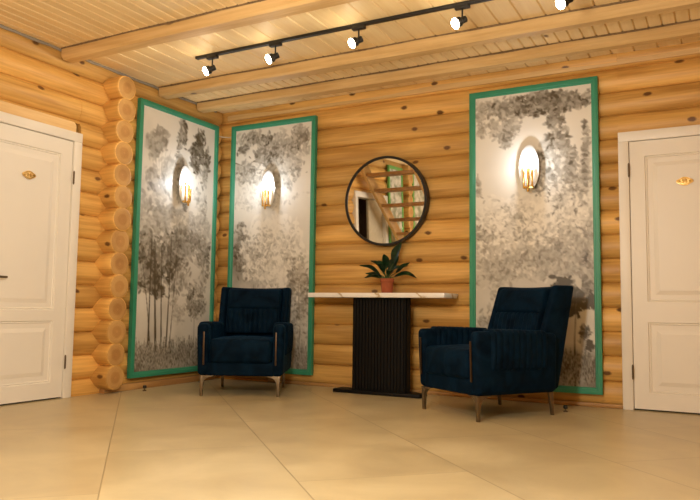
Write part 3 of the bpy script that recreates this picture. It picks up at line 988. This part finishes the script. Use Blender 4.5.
def art_right():
    A = Art(PW_IN, PH_IN, 0.0075, 37)
    A.a += 0.10 + 0.20 * A.noise(3, 7) * (0.4 + 0.8 * A.v)
    # leaf fringe along the top
    A.foliage(0.50, 0.045, 0.48, 0.030, 950, (0.4, 0.72), 0.020, 0.7, 40)
    A.foliage(0.70, 0.05, 0.30, 0.035, 500, (0.45, 0.78), 0.020, 0.7, 20)
    A.foliage(0.26, 0.11, 0.11, 0.06, 420, (0.4, 0.68), 0.020, 0.7, 12)
    A.foliage(0.06, 0.08, 0.06, 0.05, 120, (0.3, 0.5), 0.016, 0.6, 6)
    # tree rising on the right
    for (u, v, su, sv, n) in ((0.70, 0.15, 0.08, 0.05, 240), (0.66, 0.22, 0.08, 0.05, 220), (0.78, 0.25, 0.10, 0.06, 260), (0.62, 0.32, 0.10, 0.06, 220), (0.82, 0.36, 0.14, 0.07, 320), (0.95, 0.24, 0.04, 0.10, 110)):
        A.foliage(u, v, su, sv, n, (0.35, 0.72), 0.020, 0.65, 9)
    A.line([(0.72, 0.62), (0.72, 0.4), (0.70, 0.2)], 0.010, 0.004, 0.55, 0.7)
    A.foliage(0.03, 0.31, 0.02, 0.05, 40, (0.4, 0.6), 0.016, 0.6, 4)
    # broad crown across the middle
    m = np.clip((A.v - 0.38) / 0.10, 0, 1) * np.clip((0.84 - A.v) / 0.1, 0, 1)
    A.a += 0.14 * m
    A.foliage(0.35, 0.50, 0.36, 0.10, 1300, (0.35, 0.62), 0.022, 0.6, 34)
    A.foliage(0.72, 0.50, 0.28, 0.10, 1100, (0.35, 0.68), 0.022, 0.6, 30)
    A.foliage(0.30, 0.47, 0.34, 0.09, 420, (0.02, 0.2), 0.018, 0.55, 30)
    A.foliage(0.72, 0.42, 0.24, 0.12, 380, (0.02, 0.2), 0.018, 0.55, 30)
    A.foliage(0.55, 0.60, 0.44, 0.05, 700, (0.3, 0.6), 0.020, 0.55, 24)
    A.foliage(0.85, 0.70, 0.15, 0.05, 700, (0.75, 1.0), 0.022, 0.75, 12)
    A.foliage(0.97, 0.62, 0.05, 0.08, 200, (0.5, 0.8), 0.020, 0.7, 6)
    A.foliage(0.15, 0.64, 0.16, 0.06, 260, (0.35, 0.6), 0.018, 0.55, 10)
    A.foliage(0.10, 0.78, 0.10, 0.06, 160, (0.35, 0.6), 0.018, 0.55, 8)
    A.line([(0.84, 1.0), (0.84, 0.85), (0.86, 0.7)], 0.009, 0.005, 0.7, 0.8)
    A.foliage(0.94, 0.84, 0.06, 0.03, 160, (0.6, 0.85), 0.016, 0.7, 6)
    A.a += np.clip((A.v - 0.86) / 0.05, 0, 1) * 0.40 * (0.5 + A.noise(8, 10))
    A.foliage(0.5, 0.93, 0.5, 0.04, 700, (0.5, 0.9), 0.016, 0.6, 30)
    A.grass(0.93, 500, (0.5, 0.9))
    return A

def forest_panel(loc, rz, w, h, art, label):
    """local frame: x across, -y out of the wall, z up; origin bottom centre on the wall line."""
    root = thing('forest_wall_panel', loc, rz, label, 'wall panel', 'green framed forest panels')
    fw, dp = 0.051, 0.040
    # picture
    iw, ih = w - 2 * fw, h - 2 * fw
    A = art()
    W, H = A.W, A.H
    xs = -iw / 2 + iw * np.arange(W) / (W - 1); zs = h - fw - ih * np.arange(H) / (H - 1)
    X, Z = np.meshgrid(xs, zs)
    co = np.stack([X, np.full_like(X, -0.026), Z], -1).reshape(-1, 3)
    idx = np.arange(W * H).reshape(H, W)
    fc = np.stack([idx[:-1, :-1], idx[1:, :-1], idx[1:, 1:], idx[:-1, 1:]], -1).reshape(-1, 4)
    nv = len(co)
    # a backing board gives the print real thickness
    b0 = np.array([(-iw / 2, -0.004, fw), (iw / 2, -0.004, fw), (iw / 2, -0.004, h - fw), (-iw / 2, -0.004, h - fw)])
    verts = np.concatenate([co, b0])
    me = bpy.data.meshes.new('forest_print')
    me.from_pydata(verts.tolist(), [], fc.tolist() + [(nv, nv + 3, nv + 2, nv + 1)])
    me.materials.append(MAT['print'])
    ca = me.color_attributes.new('print', 'FLOAT_COLOR', 'POINT')
    cols = np.ones((len(verts), 4)); cols[:nv, :3] = A.colours().reshape(-1, 3); cols[nv:, :3] = 0.4
    ca.data.foreach_set('color', cols.ravel())
    o = bpy.data.objects.new('forest_print', me); COL.objects.link(o); o.parent = root
    # moulding, mitred, with a stepped profile
    bm = bmesh.new()
    prof = [(0, 0.0), (0, -dp), (0.006, -dp - 0.002), (0.030, -dp - 0.002), (0.036, -dp + 0.003), (fw - 0.006, -dp + 0.003), (fw, -0.026), (fw, 0.0)]
    rows = []
    for ins, y in prof:
        rows.append([bm.verts.new(p) for p in ((-w / 2 + ins, y, ins), (w / 2 - ins, y, ins), (w / 2 - ins, y, h - ins), (-w / 2 + ins, y, h - ins))])
    for i in range(len(rows)):
        j = (i + 1) % len(rows)
        for k in range(4):
            bm.faces.new((rows[i][k], rows[i][(k + 1) % 4], rows[j][(k + 1) % 4], rows[j][k]))
    finish(bm, 'frame', MAT['green'], root, angle=20)
    return root
PZ0, PZ1 = 0.0986, 2.5637
forest_panel(((-1.8551 - 0.8144) / 2, YB - 0.002, PZ0), 0, 1.041, PZ1 - PZ0, art_right, 'large green framed grey forest panel on the back wall behind the right armchair, beside the right door')
forest_panel(((-4.3875 - 3.3838) / 2, YB - 0.002, PZ0), 0, 1.004, PZ1 - PZ0, art_middle, 'green framed pale forest panel on the back wall directly behind the left armchair')
forest_panel((XL + 0.002, (4.4133 + 5.5009) / 2, PZ0), math.radians(90), 1.0876, PZ1 - PZ0, art_left, 'green framed forest panel on the left wall between the log ends and the corner')

# two small green-framed leafy hangings further back on the left wall (seen in the mirror)
def hanging(y, w, z0, z1, label):
    root = thing('green_framed_hanging', (XL + 0.004, y, z0), math.radians(90), label, 'wall panel', 'hangings seen in the mirror')
    bm = bmesh.new(); h_ = z1 - z0
    for a, b_ in (((-w / 2, 0), (-w / 2 + 0.05, h_)), ((w / 2 - 0.05, 0), (w / 2, h_))):
        box(bm, (a[0], -0.03, a[1]), (b_[0], 0, b_[1]), 0.004)
    for z in (0, h_ - 0.05): box(bm, (-w / 2 + 0.05, -0.03, z), (w / 2 - 0.05, 0, z + 0.05), 0.004)
    finish(bm, 'frame', simple_mat('light_green_paint', (0.16, 0.42, 0.10), 0.5), root)
    bm = bmesh.new(); box(bm, (-w / 2 + 0.051, -0.02, 0.051), (w / 2 - 0.051, -0.002, h_ - 0.051))
    m, nt, b = new_mat('leafy_print')
    tc = N(nt, 'ShaderNodeTexCoord'); no = N(nt, 'ShaderNodeTexNoise'); no.inputs['Scale'].default_value = 9; no.inputs['Detail'].default_value = 6
    nt.links.new(tc.outputs['Object'], no.inputs['Vector'])
    rp = ramp(nt, [(0.4, (0.28, 0.30, 0.20)), (0.55, (0.62, 0.60, 0.50)), (0.7, (0.75, 0.72, 0.64))])
    nt.links.new(no.outputs['Fac'], rp.inputs['Fac']); nt.links.new(rp.outputs['Color'], b.inputs['Base Color'])
    finish(bm, 'leafy_print', m, root, smooth=False)
hanging(1.10, 0.54, 0.4, 2.65, 'leafy green framed hanging behind the stairs, left of the log ends in the mirror')
hanging(0.06, 0.72, 0.4, 2.65, 'leafy green framed hanging behind the stairs, at the right edge of the mirror')

# ------------------------------------------------------------------ sconces
def sconce(loc, rz, label):
    """local: x across, -y out, z up; origin at the wall behind the plate centre."""
    root = thing('wall_sconce', loc, rz, label, 'wall lamp', 'oval wall sconces')
    # oval plate standing off the wall on a mount
    bm = bmesh.new()
    n = 56
    ea, eb = 0.082, 0.185
    def oval(s, y): return [bm.verts.new((ea * s * math.cos(2 * math.pi * i / n), y, 0.01 + eb * s * math.sin(2 * math.pi * i / n))) for i in range(n)]
    rings = [oval(1.0, -0.040), oval(1.0, -0.046), oval(0.97, -0.049), oval(0.5, -0.0475), oval(0.05, -0.047)]
    for i in range(len(rings) - 1):
        for k in range(n):
            bm.faces.new((rings[i][k], rings[i][(k + 1) % n], rings[i + 1][(k + 1) % n], rings[i + 1][k]))
    bm.faces.new(rings[0]); bm.faces.new(rings[-1])
    finish(bm, 'oval_plate', MAT['plate'], root)
    bm = bmesh.new()
    lathe(bm, [(0.0, -0.0005), (0.03, -0.0005), (0.03, -0.0395), (0.0, -0.0395)], 24, 'y')
    finish(bm, 'mount', MAT['brass'], root)
    bm = bmesh.new()
    box(bm, (-0.04, -0.085, -0.165), (0.04, -0.049, -0.145), 0.004)
    finish(bm, 'bracket', MAT['brass'], root)
    for dx, z0, z1, dy in ((-0.034, -0.165, 0.015, -0.082), (0.0, -0.195, 0.030, -0.090), (0.034, -0.150, 0.010, -0.082)):
        bm = bmesh.new()
        lathe(bm, [(0.0, z0), (0.007, z0), (0.0095, z0 + 0.004), (0.0095, z1 - 0.002), (0.0085, z1), (0.007, z1 - 0.01), (0.0, z1 - 0.012)], 18, 'z', (dx, dy, 0))
        finish(bm, 'tube', MAT['brass'], root)
    bm = bmesh.new()
    lathe(bm, [(0.0, 0.020), (0.007, 0.022), (0.009, 0.035), (0.008, 0.052), (0.0, 0.060)], 14, 'z', (0, -0.090, 0))
    finish(bm, 'bulb', MAT['sconce_bulb'], root)
    lamp('sconce_light', (0, -0.132, 0.03), SCONCE_POWER, (0.86, 0.93, 1.0), 0.014, root)
    return root
SY = YB - 0.028 - 0.0005
sconce((-1.345, SY, 1.865), 0, 'lit oval sconce with brass tubes on the forest panel above the right armchair')
sconce((-3.895, SY, 1.868), 0, 'lit oval sconce with brass tubes on the back wall panel above the left armchair')
sconce((XL + 0.0285, 4.985, 1.862), math.radians(90), 'lit oval sconce with brass tubes on the left wall panel, left of the corner')

# ------------------------------------------------------------------ mirror
def mirror():
    root = thing('round_mirror', (-2.625, YB - 0.004, 1.283), 0, 'round wall mirror in a deep black ring frame above the console table', 'mirror')
    root.rotation_euler = (math.radians(2.1), 0, 0)
    R_ = 0.402
    bm = bmesh.new()
    lathe(bm, [(R_, 0.0), (R_, -0.066), (R_ - 0.004, -0.070), (R_ - 0.018, -0.070), (R_ - 0.022, -0.066), (R_ - 0.022, 0.0)], 96, 'y', (0, 0, R_), closed=True)
    finish(bm, 'ring_frame', MAT['black'], root)
    bm = bmesh.new()
    lathe(bm, [(0.0, -0.058), (R_ - 0.023, -0.058), (R_ - 0.023, -0.052), (0.0, -0.052)], 96, 'y', (0, 0, R_))
    finish(bm, 'mirror_glass', MAT['mirror'], root, angle=20)
mirror()

# ------------------------------------------------------------------ console table
def console():
    x0, x1, y0, y1 = -3.245, -1.962, 5.255, 5.590
    root = thing('console_table', ((x0 + x1) / 2, (y0 + y1) / 2, 0), 0, 'console table with white marble top on a fluted black pedestal, under the mirror', 'table')
    cx, cy = root.location.x, root.location.y
    bm = bmesh.new()
    box(bm, (x0 - cx, y0 - cy, 0.818), (x1 - cx, y1 - cy, 0.858), 0.005)
    finish(bm, 'tabletop', MAT['marble'], root)
    # pedestal with vertical flutes all round
    bm = bmesh.new()
    px0, px1, py0, py1 = -2.835 - cx, -2.325 - cx, 5.345 - cy, 5.425 - cy
    n = 17
    poly = []
    def side(a, b_, m_):
        a, b_ = Vector(a), Vector(b_)
        d = (b_ - a); L_ = d.length; d.normalize(); nn = Vector((d.y, -d.x))
        w = L_ / m_
        for i in range(m_):
            for t, o_ in ((0.0, -0.010), (0.22, -0.010), (0.26, 0), (0.96, 0)):
                poly.append(tuple(a + d * (i + t) * w + nn * o_))
    side((px0, py0), (px1, py0), n); side((px1, py0), (px1, py1), 3); side((px1, py1), (px0, py1), n); side((px0, py1), (px0, py0), 3)
    prism(bm, poly, 'z', 0.031, 0.8175)
    finish(bm, 'fluted_pedestal', MAT['black_wood'], root, smooth=False)
    bm = bmesh.new()
    box(bm, (-3.00 - cx, 5.30 - cy, 0.0), (-2.19 - cx, 5.47 - cy, 0.030), 0.004)
    finish(bm, 'base_plate', MAT['black_wood'], root)
console()

# ------------------------------------------------------------------ potted plant
def plant():
    root = thing('potted_plant', (-2.545, 5.42, 0.8585), 0, 'small broad leaved green plant in a terracotta pot on the console table', 'plant')
    bm = bmesh.new()
    lathe(bm, [(0.0, 0.0), (0.045, 0.0), (0.047, 0.004), (0.054, 0.092), (0.058, 0.093), (0.060, 0.097), (0.062, 0.122), (0.060, 0.126), (0.056, 0.126), (0.054, 0.120), (0.053, 0.108), (0.0, 0.108)], 36)
    finish(bm, 'pot', MAT['terracotta'], root, angle=50)
    bm = bmesh.new()
    lathe(bm, [(0.0, 0.117), (0.026, 0.116), (0.052, 0.111), (0.052, 0.1085), (0.0, 0.1085)], 24)
    finish(bm, 'soil', MAT['soil'], root)
    # leaves: (base height, azimuth deg [0 = +x], elevation deg, stem length, leaf length, width, droop)
    rt2 = Vector((0.881, 0.473, 0))     # image-right on the table
    spec = [(0.12, 35, 74, 0.15, 0.20, 0.074, 0.1), (0.12, 60, 70, 0.07, 0.17, 0.066, 0.2), (0.12, 200, 42, 0.07, 0.20, 0.042, 0.45),
            (0.12, 185, 26, 0.05, 0.15, 0.038, 0.3), (0.12, 30, 44, 0.09, 0.15, 0.042, 0.15), (0.12, 24, 28, 0.06, 0.20, 0.044, 0.75),
            (0.12, 255, 62, 0.07, 0.13, 0.055, 0.7), (0.12, 215, 66, 0.08, 0.14, 0.050, 0.6), (0.12, 310, 50, 0.05, 0.12, 0.045, 0.8),
            (0.12, 150, 64, 0.08, 0.14, 0.045, 0.4), (0.12, 235, 30, 0.05, 0.11, 0.040, 0.6), (0.12, 350, 58, 0.07, 0.12, 0.042, 0.9),
            (0.12, 208, 20, 0.05, 0.14, 0.040, 0.5), (0.12, 282, 74, 0.10, 0.15, 0.052, 0.5), (0.12, 110, 50, 0.06, 0.13, 0.045, 0.4)]
    R = random.Random(12)
    for (bz, az, el, sl, ll, lw, dr) in spec:
        a = math.radians(az); e = math.radians(el)
        hd = Vector((math.cos(a), math.sin(a), 0))
        base = Vector((hd.x * 0.012, hd.y * 0.012, bz - 0.006))
        mid = base + (hd * math.cos(e + 0.25) + Vector((0, 0, math.sin(e + 0.25)))) * sl * 0.5
        tip = base + (hd * math.cos(e) + Vector((0, 0, math.sin(e)))) * sl
        bm = bmesh.new()
        lw *= 1.35
        tube(bm, [base, mid, tip], [0.0045, 0.0035, 0.0028], 7)
        st = finish(bm, 'stem', MAT['stem'], root)
        # leaf blade: curved along its length, folded at the midrib
        bm = bmesh.new()
        n = 10
        side = Vector((-hd.y, hd.x, 0))
        p = tip.copy(); ang = e
        roll = 0.75 if (az < 100 or az > 330) else -0.75
        if 225 < az < 320: roll = 0.15
        rows = []
        for i in range(n + 1):
            t = i / n
            wdt = lw * 0.5 * (math.sin(math.pi * min(1, t * 0.94 + 0.04)) ** 0.75) * (1 - 0.25 * t)
            d = hd * math.cos(ang) + Vector((0, 0, math.sin(ang)))
            nn = hd * -math.sin(ang) + Vector((0, 0, math.cos(ang)))
            row = []
            for s in (-1, -0.5, 0, 0.5, 1):
                sv = side * math.cos(roll) + nn * math.sin(roll)
                row.append(bm.verts.new(p + sv * wdt * s + nn * (abs(s) ** 1.3 * wdt * 0.28 + 0.003 * math.sin(t * 9 + s * 3))))
            rows.append(row)
            p = p + d * ll / n
            ang -= dr * 1.6 / n
        for i in range(n):
            for j in range(4):
                bm.faces.new((rows[i][j], rows[i][j + 1], rows[i + 1][j + 1], rows[i + 1][j]))
        bmesh.ops.solidify(bm, geom=bm.faces[:], thickness=0.0012)
        finish(bm, 'leaf', MAT['leaf'], root, angle=60)
plant()

# ------------------------------------------------------------------ armchairs
def armchair(loc, rz, label):
    """local: front is -y, x across, z up, origin on the floor under the middle."""
    root = thing('armchair', loc, rz, label, 'armchair', 'navy velvet armchairs')
    V = MAT['velvet']
    def rib(t, w):
        return abs(math.sin(math.pi * t / w)) ** 0.55
    def smooth(a, b_, x):
        t = max(0.0, min(1.0, (x - a) / (b_ - a)))
        return t * t * (3 - 2 * t)
    # base frame
    bm = bmesh.new()
    soft_box(bm, (0, -0.015, 0.220), (0.300, 0.355, 0.055), 0.018, (10, 10, 3))
    finish(bm, 'base', V, root)
    # arms
    for s in (-1, 1):
        bm = bmesh.new()
        def fn(p, n, s=s):
            q = p.copy()
            t = (p.z + 0.21) / 0.42
            q.x += s * (0.010 * t + 0.004 * math.sin(t * 3.0))
            # arm tops slope a little down to the back
            if p.z > 0.1: q.z += -0.012 * smooth(-0.2, 0.3, p.y)
            # front edge leans back towards the floor
            if p.y < -0.2: q.y += 0.018 * (1 - t)
            return q
        soft_box(bm, (s * 0.325, -0.035, 0.375), (0.050, 0.352, 0.210), 0.036, (3, 10, 10), fn)
        arm = finish(bm, 'arm', V, root)
        # channelled pad wrapped over the arm
        bm = bmesh.new()
        w = 0.050
        def fp(p, n, s=s):
            q = p.copy()
            lat = abs(n.y) < 0.75
            if lat:
                rr = 0.011 * (rib(p.y + 0.25, w) - 0.55)
                edge = smooth(0.25, 0.225, abs(p.y))
                q += Vector((n.x, 0, n.z)) * rr * edge
            # the outer face swells, the lower hem tucks in
            if n.x * s > 0.3: q.x += s * (0.012 * math.sin(max(0.0, min(1.0, (0.19 - p.z) / 0.33)) * math.pi))
            q.x += s * 0.006
            if p.z > 0: q.z += -0.010 * smooth(-0.2, 0.3, p.y)
            return q
        soft_box(bm, (s * 0.327, -0.03, 0.459), (0.056, 0.245, 0.136), 0.028, (4, 50, 8), fp)
        finish(bm, 'arm_pad', V, arm)
        bm = bmesh.new()
        poly = [(-0.3915, 0.255), (-0.379, 0.255), (-0.3895, 0.520), (-0.3985, 0.520)]
        prism(bm, poly, 'x', s * 0.317 - 0.007, s * 0.317 + 0.007, 0.002)
        tag(finish(bm, 'metal_strip', MAT['strip'], arm), 'narrow bronze strip')
    # seat cushion with a centre seam and a bulging front
    bm = bmesh.new()
    def fs(p, n):
        q = p.copy()
        u, v = p.x / 0.27, (p.y) / 0.27
        if n.z > 0.3: q.z += 0.018 * (1 - u ** 2) * (1 - v ** 2)
        if n.y < -0.3: q.y -= 0.018 * (1 - u ** 2) * (1 - (p.z / 0.098) ** 2)
        sm = math.exp(-(p.x / 0.010) ** 2)
        q -= n * 0.008 * sm
        # piping groove round the front face
        return q
    soft_box(bm, (0, -0.120, 0.364), (0.270, 0.270, 0.098), 0.032, (22, 12, 6), fs)
    finish(bm, 'seat_cushion', V, root)
    # back shell with raised wings down both sides
    bm = bmesh.new()
    zc, hz = 0.545, 0.365
    def fb(p, n):
        q = p.copy()
        t = (p.z + hz) / (2 * hz)
        q.y += 0.160 * t                                    # rake
        front = n.y < 0.2
        if front:
            q.y -= 0.055 * (1 - t)                          # thicker at the bottom
            wing = smooth(0.262, 0.292, abs(p.x))
            q.y -= wing * (0.058 + 0.045 * (1 - t)) * (1 if n.y < -0.2 else 0.6)
        q.x *= 0.985 + 0.025 * t
        # top edge dips very slightly in the middle
        if n.z > 0.3: q.z -= 0.012 * (1 - (p.x / 0.34) ** 2)
        return q
    soft_box(bm, (0, 0.305, zc), (0.340, 0.062, hz), 0.024, (44, 3, 16), fb)
    back = finish(bm, 'backrest', V, root)
    # back cushion: smooth pillow above, channels below
    bm = bmesh.new()
    w = 0.0485
    def fc(p, n):
        q = p.copy()
        zz = p.z + 0.690
        t = (zz - 0.18) / 0.73
        q.y += 0.160 * t + 0.012 * t
        if n.y < -0.2:
            low = smooth(0.712, 0.700, zz)
            up = smooth(0.70, 0.73, zz)
            q.y -= low * 0.020 * rib(p.x + 0.2425, w)
            q.y -= up * 0.022 * math.sin(math.pi * max(0, min(1, (zz - 0.69) / 0.20))) ** 0.7 * (1 - 0.5 * (p.x / 0.262) ** 4)
            q.y += 0.006 * math.exp(-((zz - 0.708) / 0.008) ** 2)
        return q
    soft_box(bm, (0, 0.190, 0.690), (0.2600, 0.055, 0.200), 0.024, (60, 3, 34), fc)
    finish(bm, 'back_cushion', V, back)
    # legs
    for sx in (-1, 1):
        bm = bmesh.new()
        # front corner leg: tapered post with curved brackets along the front and the side
        x, y = 0.338, -0.345
        zt = 0.166
        arc = [(0.026 + 0.055 * (1 - math.cos(a)), zt - 0.012 - 0.055 * (1 - math.sin(a))) for a in [i * math.pi / 2 / 8 for i in range(9)]]
        prof = [(0.004, 0.0), (0.022, 0.0)] + arc + [(0.115, zt - 0.006), (0.115, zt), (-0.006, zt)]
        px = [(sx * (x + 0.012 - p), q) for p, q in prof]
        prism(bm, px, 'y', y - 0.012, y + 0.012, 0.002)
        pyl = [(y - 0.012 + p, q) for p, q in prof]
        prism(bm, pyl, 'x', sx * (x + 0.012) - sx * 0.024, sx * (x + 0.012), 0.002)
        finish(bm, 'leg', MAT['bronze'], root, angle=30)
        bm = bmesh.new()
        x, y = 0.300, 0.318
        pyl = [(y + 0.006, 0.0), (y + 0.020, 0.0), (y + 0.014, zt), (y - 0.024, zt)]
        prism(bm, pyl, 'x', sx * (x + 0.012) - sx * 0.024, sx * (x + 0.012), 0.002)
        finish(bm, 'leg', MAT['bronze'], root, angle=30)
    # proportions: a slightly narrow chair
    for c in root.children_recursive:
        c.data.transform(Matrix.Diagonal((0.925, 1, 1, 1)))
    return root
CH_L = dict(loc=(-3.63, 4.91, 0), rz=math.radians(27))
CH_R = dict(loc=(-1.485, 4.89, 0), rz=math.radians(-34))
ch = armchair(CH_L['loc'], CH_L['rz'], 'navy velvet armchair on the left, facing the camera in front of the corner panels')
c2 = copy_tree(ch)
c2.location = CH_R['loc']; c2.rotation_euler = (0, 0, CH_R['rz'])
c2['label'] = 'navy velvet armchair on the right, turned leftwards, before the right-hand forest panel'

# ------------------------------------------------------------------ track and spotlights
TY = 4.21
bm = bmesh.new()
box(bm, (-3.685, TY - 0.017, ZC - 0.021), (-0.45, TY + 0.017, ZC - 0.0005), 0.002)
track = finish(bm, 'light_track', MAT['black'])
tag(track, 'long black lighting track fixed under the boarded ceiling', 'track')
bm = bmesh.new()
box(bm, (-3.695, TY - 0.018, ZC - 0.022), (-3.683, TY + 0.018, ZC - 0.0005), 0.002)
finish(bm, 'end_cap', MAT['black'], track)
def spot(x, label):
    root = thing('track_spotlight', (x, TY, ZC - 0.0215), 0, label, 'spotlight', 'spotlights on the ceiling track')
    bm = bmesh.new(); box(bm, (-0.05, -0.018, -0.022), (0.05, 0.018, 0.0), 0.003)
    finish(bm, 'adapter', MAT['black'], root)
    bm = bmesh.new(); tube(bm, [(0, 0, -0.022), (0, 0, -0.085)], 0.006, 10)
    lathe(bm, [(0.0, -0.105), (0.010, -0.102), (0.012, -0.094), (0.010, -0.086), (0.0, -0.084)], 12)
    finish(bm, 'stem', MAT['black'], root)
    d = Vector((-0.62, -0.55, -0.45)).normalized()
    c = Vector((0.012, 0.006, -0.094))
    bm = bmesh.new()
    tube(bm, [c - d * 0.012, c - d * 0.010, c + d * 0.026, c + d * 0.034, c + d * 0.062, c + d * 0.062], [0.012, 0.022, 0.023, 0.032, 0.034, 0.030], 20)
    hd = finish(bm, 'lamp_head', MAT['black'], root)
    bm = bmesh.new()
    tube(bm, [c + d * 0.063, c + d * 0.070, c + d * 0.080, c + d * 0.088, c + d * 0.091], [0.029, 0.036, 0.034, 0.024, 0.006], 18)
    finish(bm, 'bulb', MAT['bulb'], hd)
    sd = bpy.data.lights.new('spot_light', 'SPOT')
    sd.energy = SPOT_POWER; sd.color = (1.0, 0.88, 0.68); sd.shadow_soft_size = 0.03
    sd.spot_size = math.radians(130); sd.spot_blend = 0.6
    so = bpy.data.objects.new('spot_light', sd); COL.objects.link(so)
    so.location = c + d * 0.12
    so.rotation_euler = d.to_track_quat('-Z', 'Y').to_euler()
    so.parent = root
    return root
xs = [-3.53, -2.925, -2.215, -1.45, -0.78]
labels = ['lit black track spotlight at the far left end of the ceiling track', 'lit black track spotlight second from the left end of the track',
          'lit black track spotlight in the middle of the track, above the mirror', 'lit black track spotlight fourth along, just left of the right panel',
          'lit black track spotlight at the right end, near the top of the photo']
s0 = spot(xs[0], labels[0])
for x, lb in zip(xs[1:], labels[1:]):
    c = copy_tree(s0)
    c.location.x = x
    c['label'] = lb

# ------------------------------------------------------------------ small floor and wall things
def doorstop(loc, label):
    root = thing('door_stop', loc, 0, label, 'door stop', 'little floor door stops')
    bm = bmesh.new(); lathe(bm, [(0.0, 0.0), (0.016, 0.0), (0.016, 0.006), (0.006, 0.009), (0.006, 0.022), (0.0, 0.022)], 18)
    finish(bm, 'base', MAT['hinge'], root)
    bm = bmesh.new(); lathe(bm, [(0.0, 0.0225), (0.013, 0.0225), (0.016, 0.028), (0.016, 0.042), (0.012, 0.047), (0.0, 0.047)], 18)
    finish(bm, 'cap', MAT['black'], root)
    return root
d1 = doorstop((-4.36, 4.45, 0), 'little dark door stop on the floor below the left forest panel')
d2 = copy_tree(d1); d2.location = (-1.02, 5.22, 0); d2['label'] = 'little dark door stop on the floor just behind the right armchair'
# thin cable strung across the corner near the ceiling
bm = bmesh.new()
tube(bm, [(XL + 0.002, 5.515, 2.475), (XL + 0.05, 5.54, 2.462), (-4.44, 5.59, 2.462), (-4.395, YB - 0.006, 2.468)], 0.005, 8)
tag(finish(bm, 'corner_cable', MAT['white_cable']), 'thin pale cable crossing the room corner between the two left panels', 'cable')
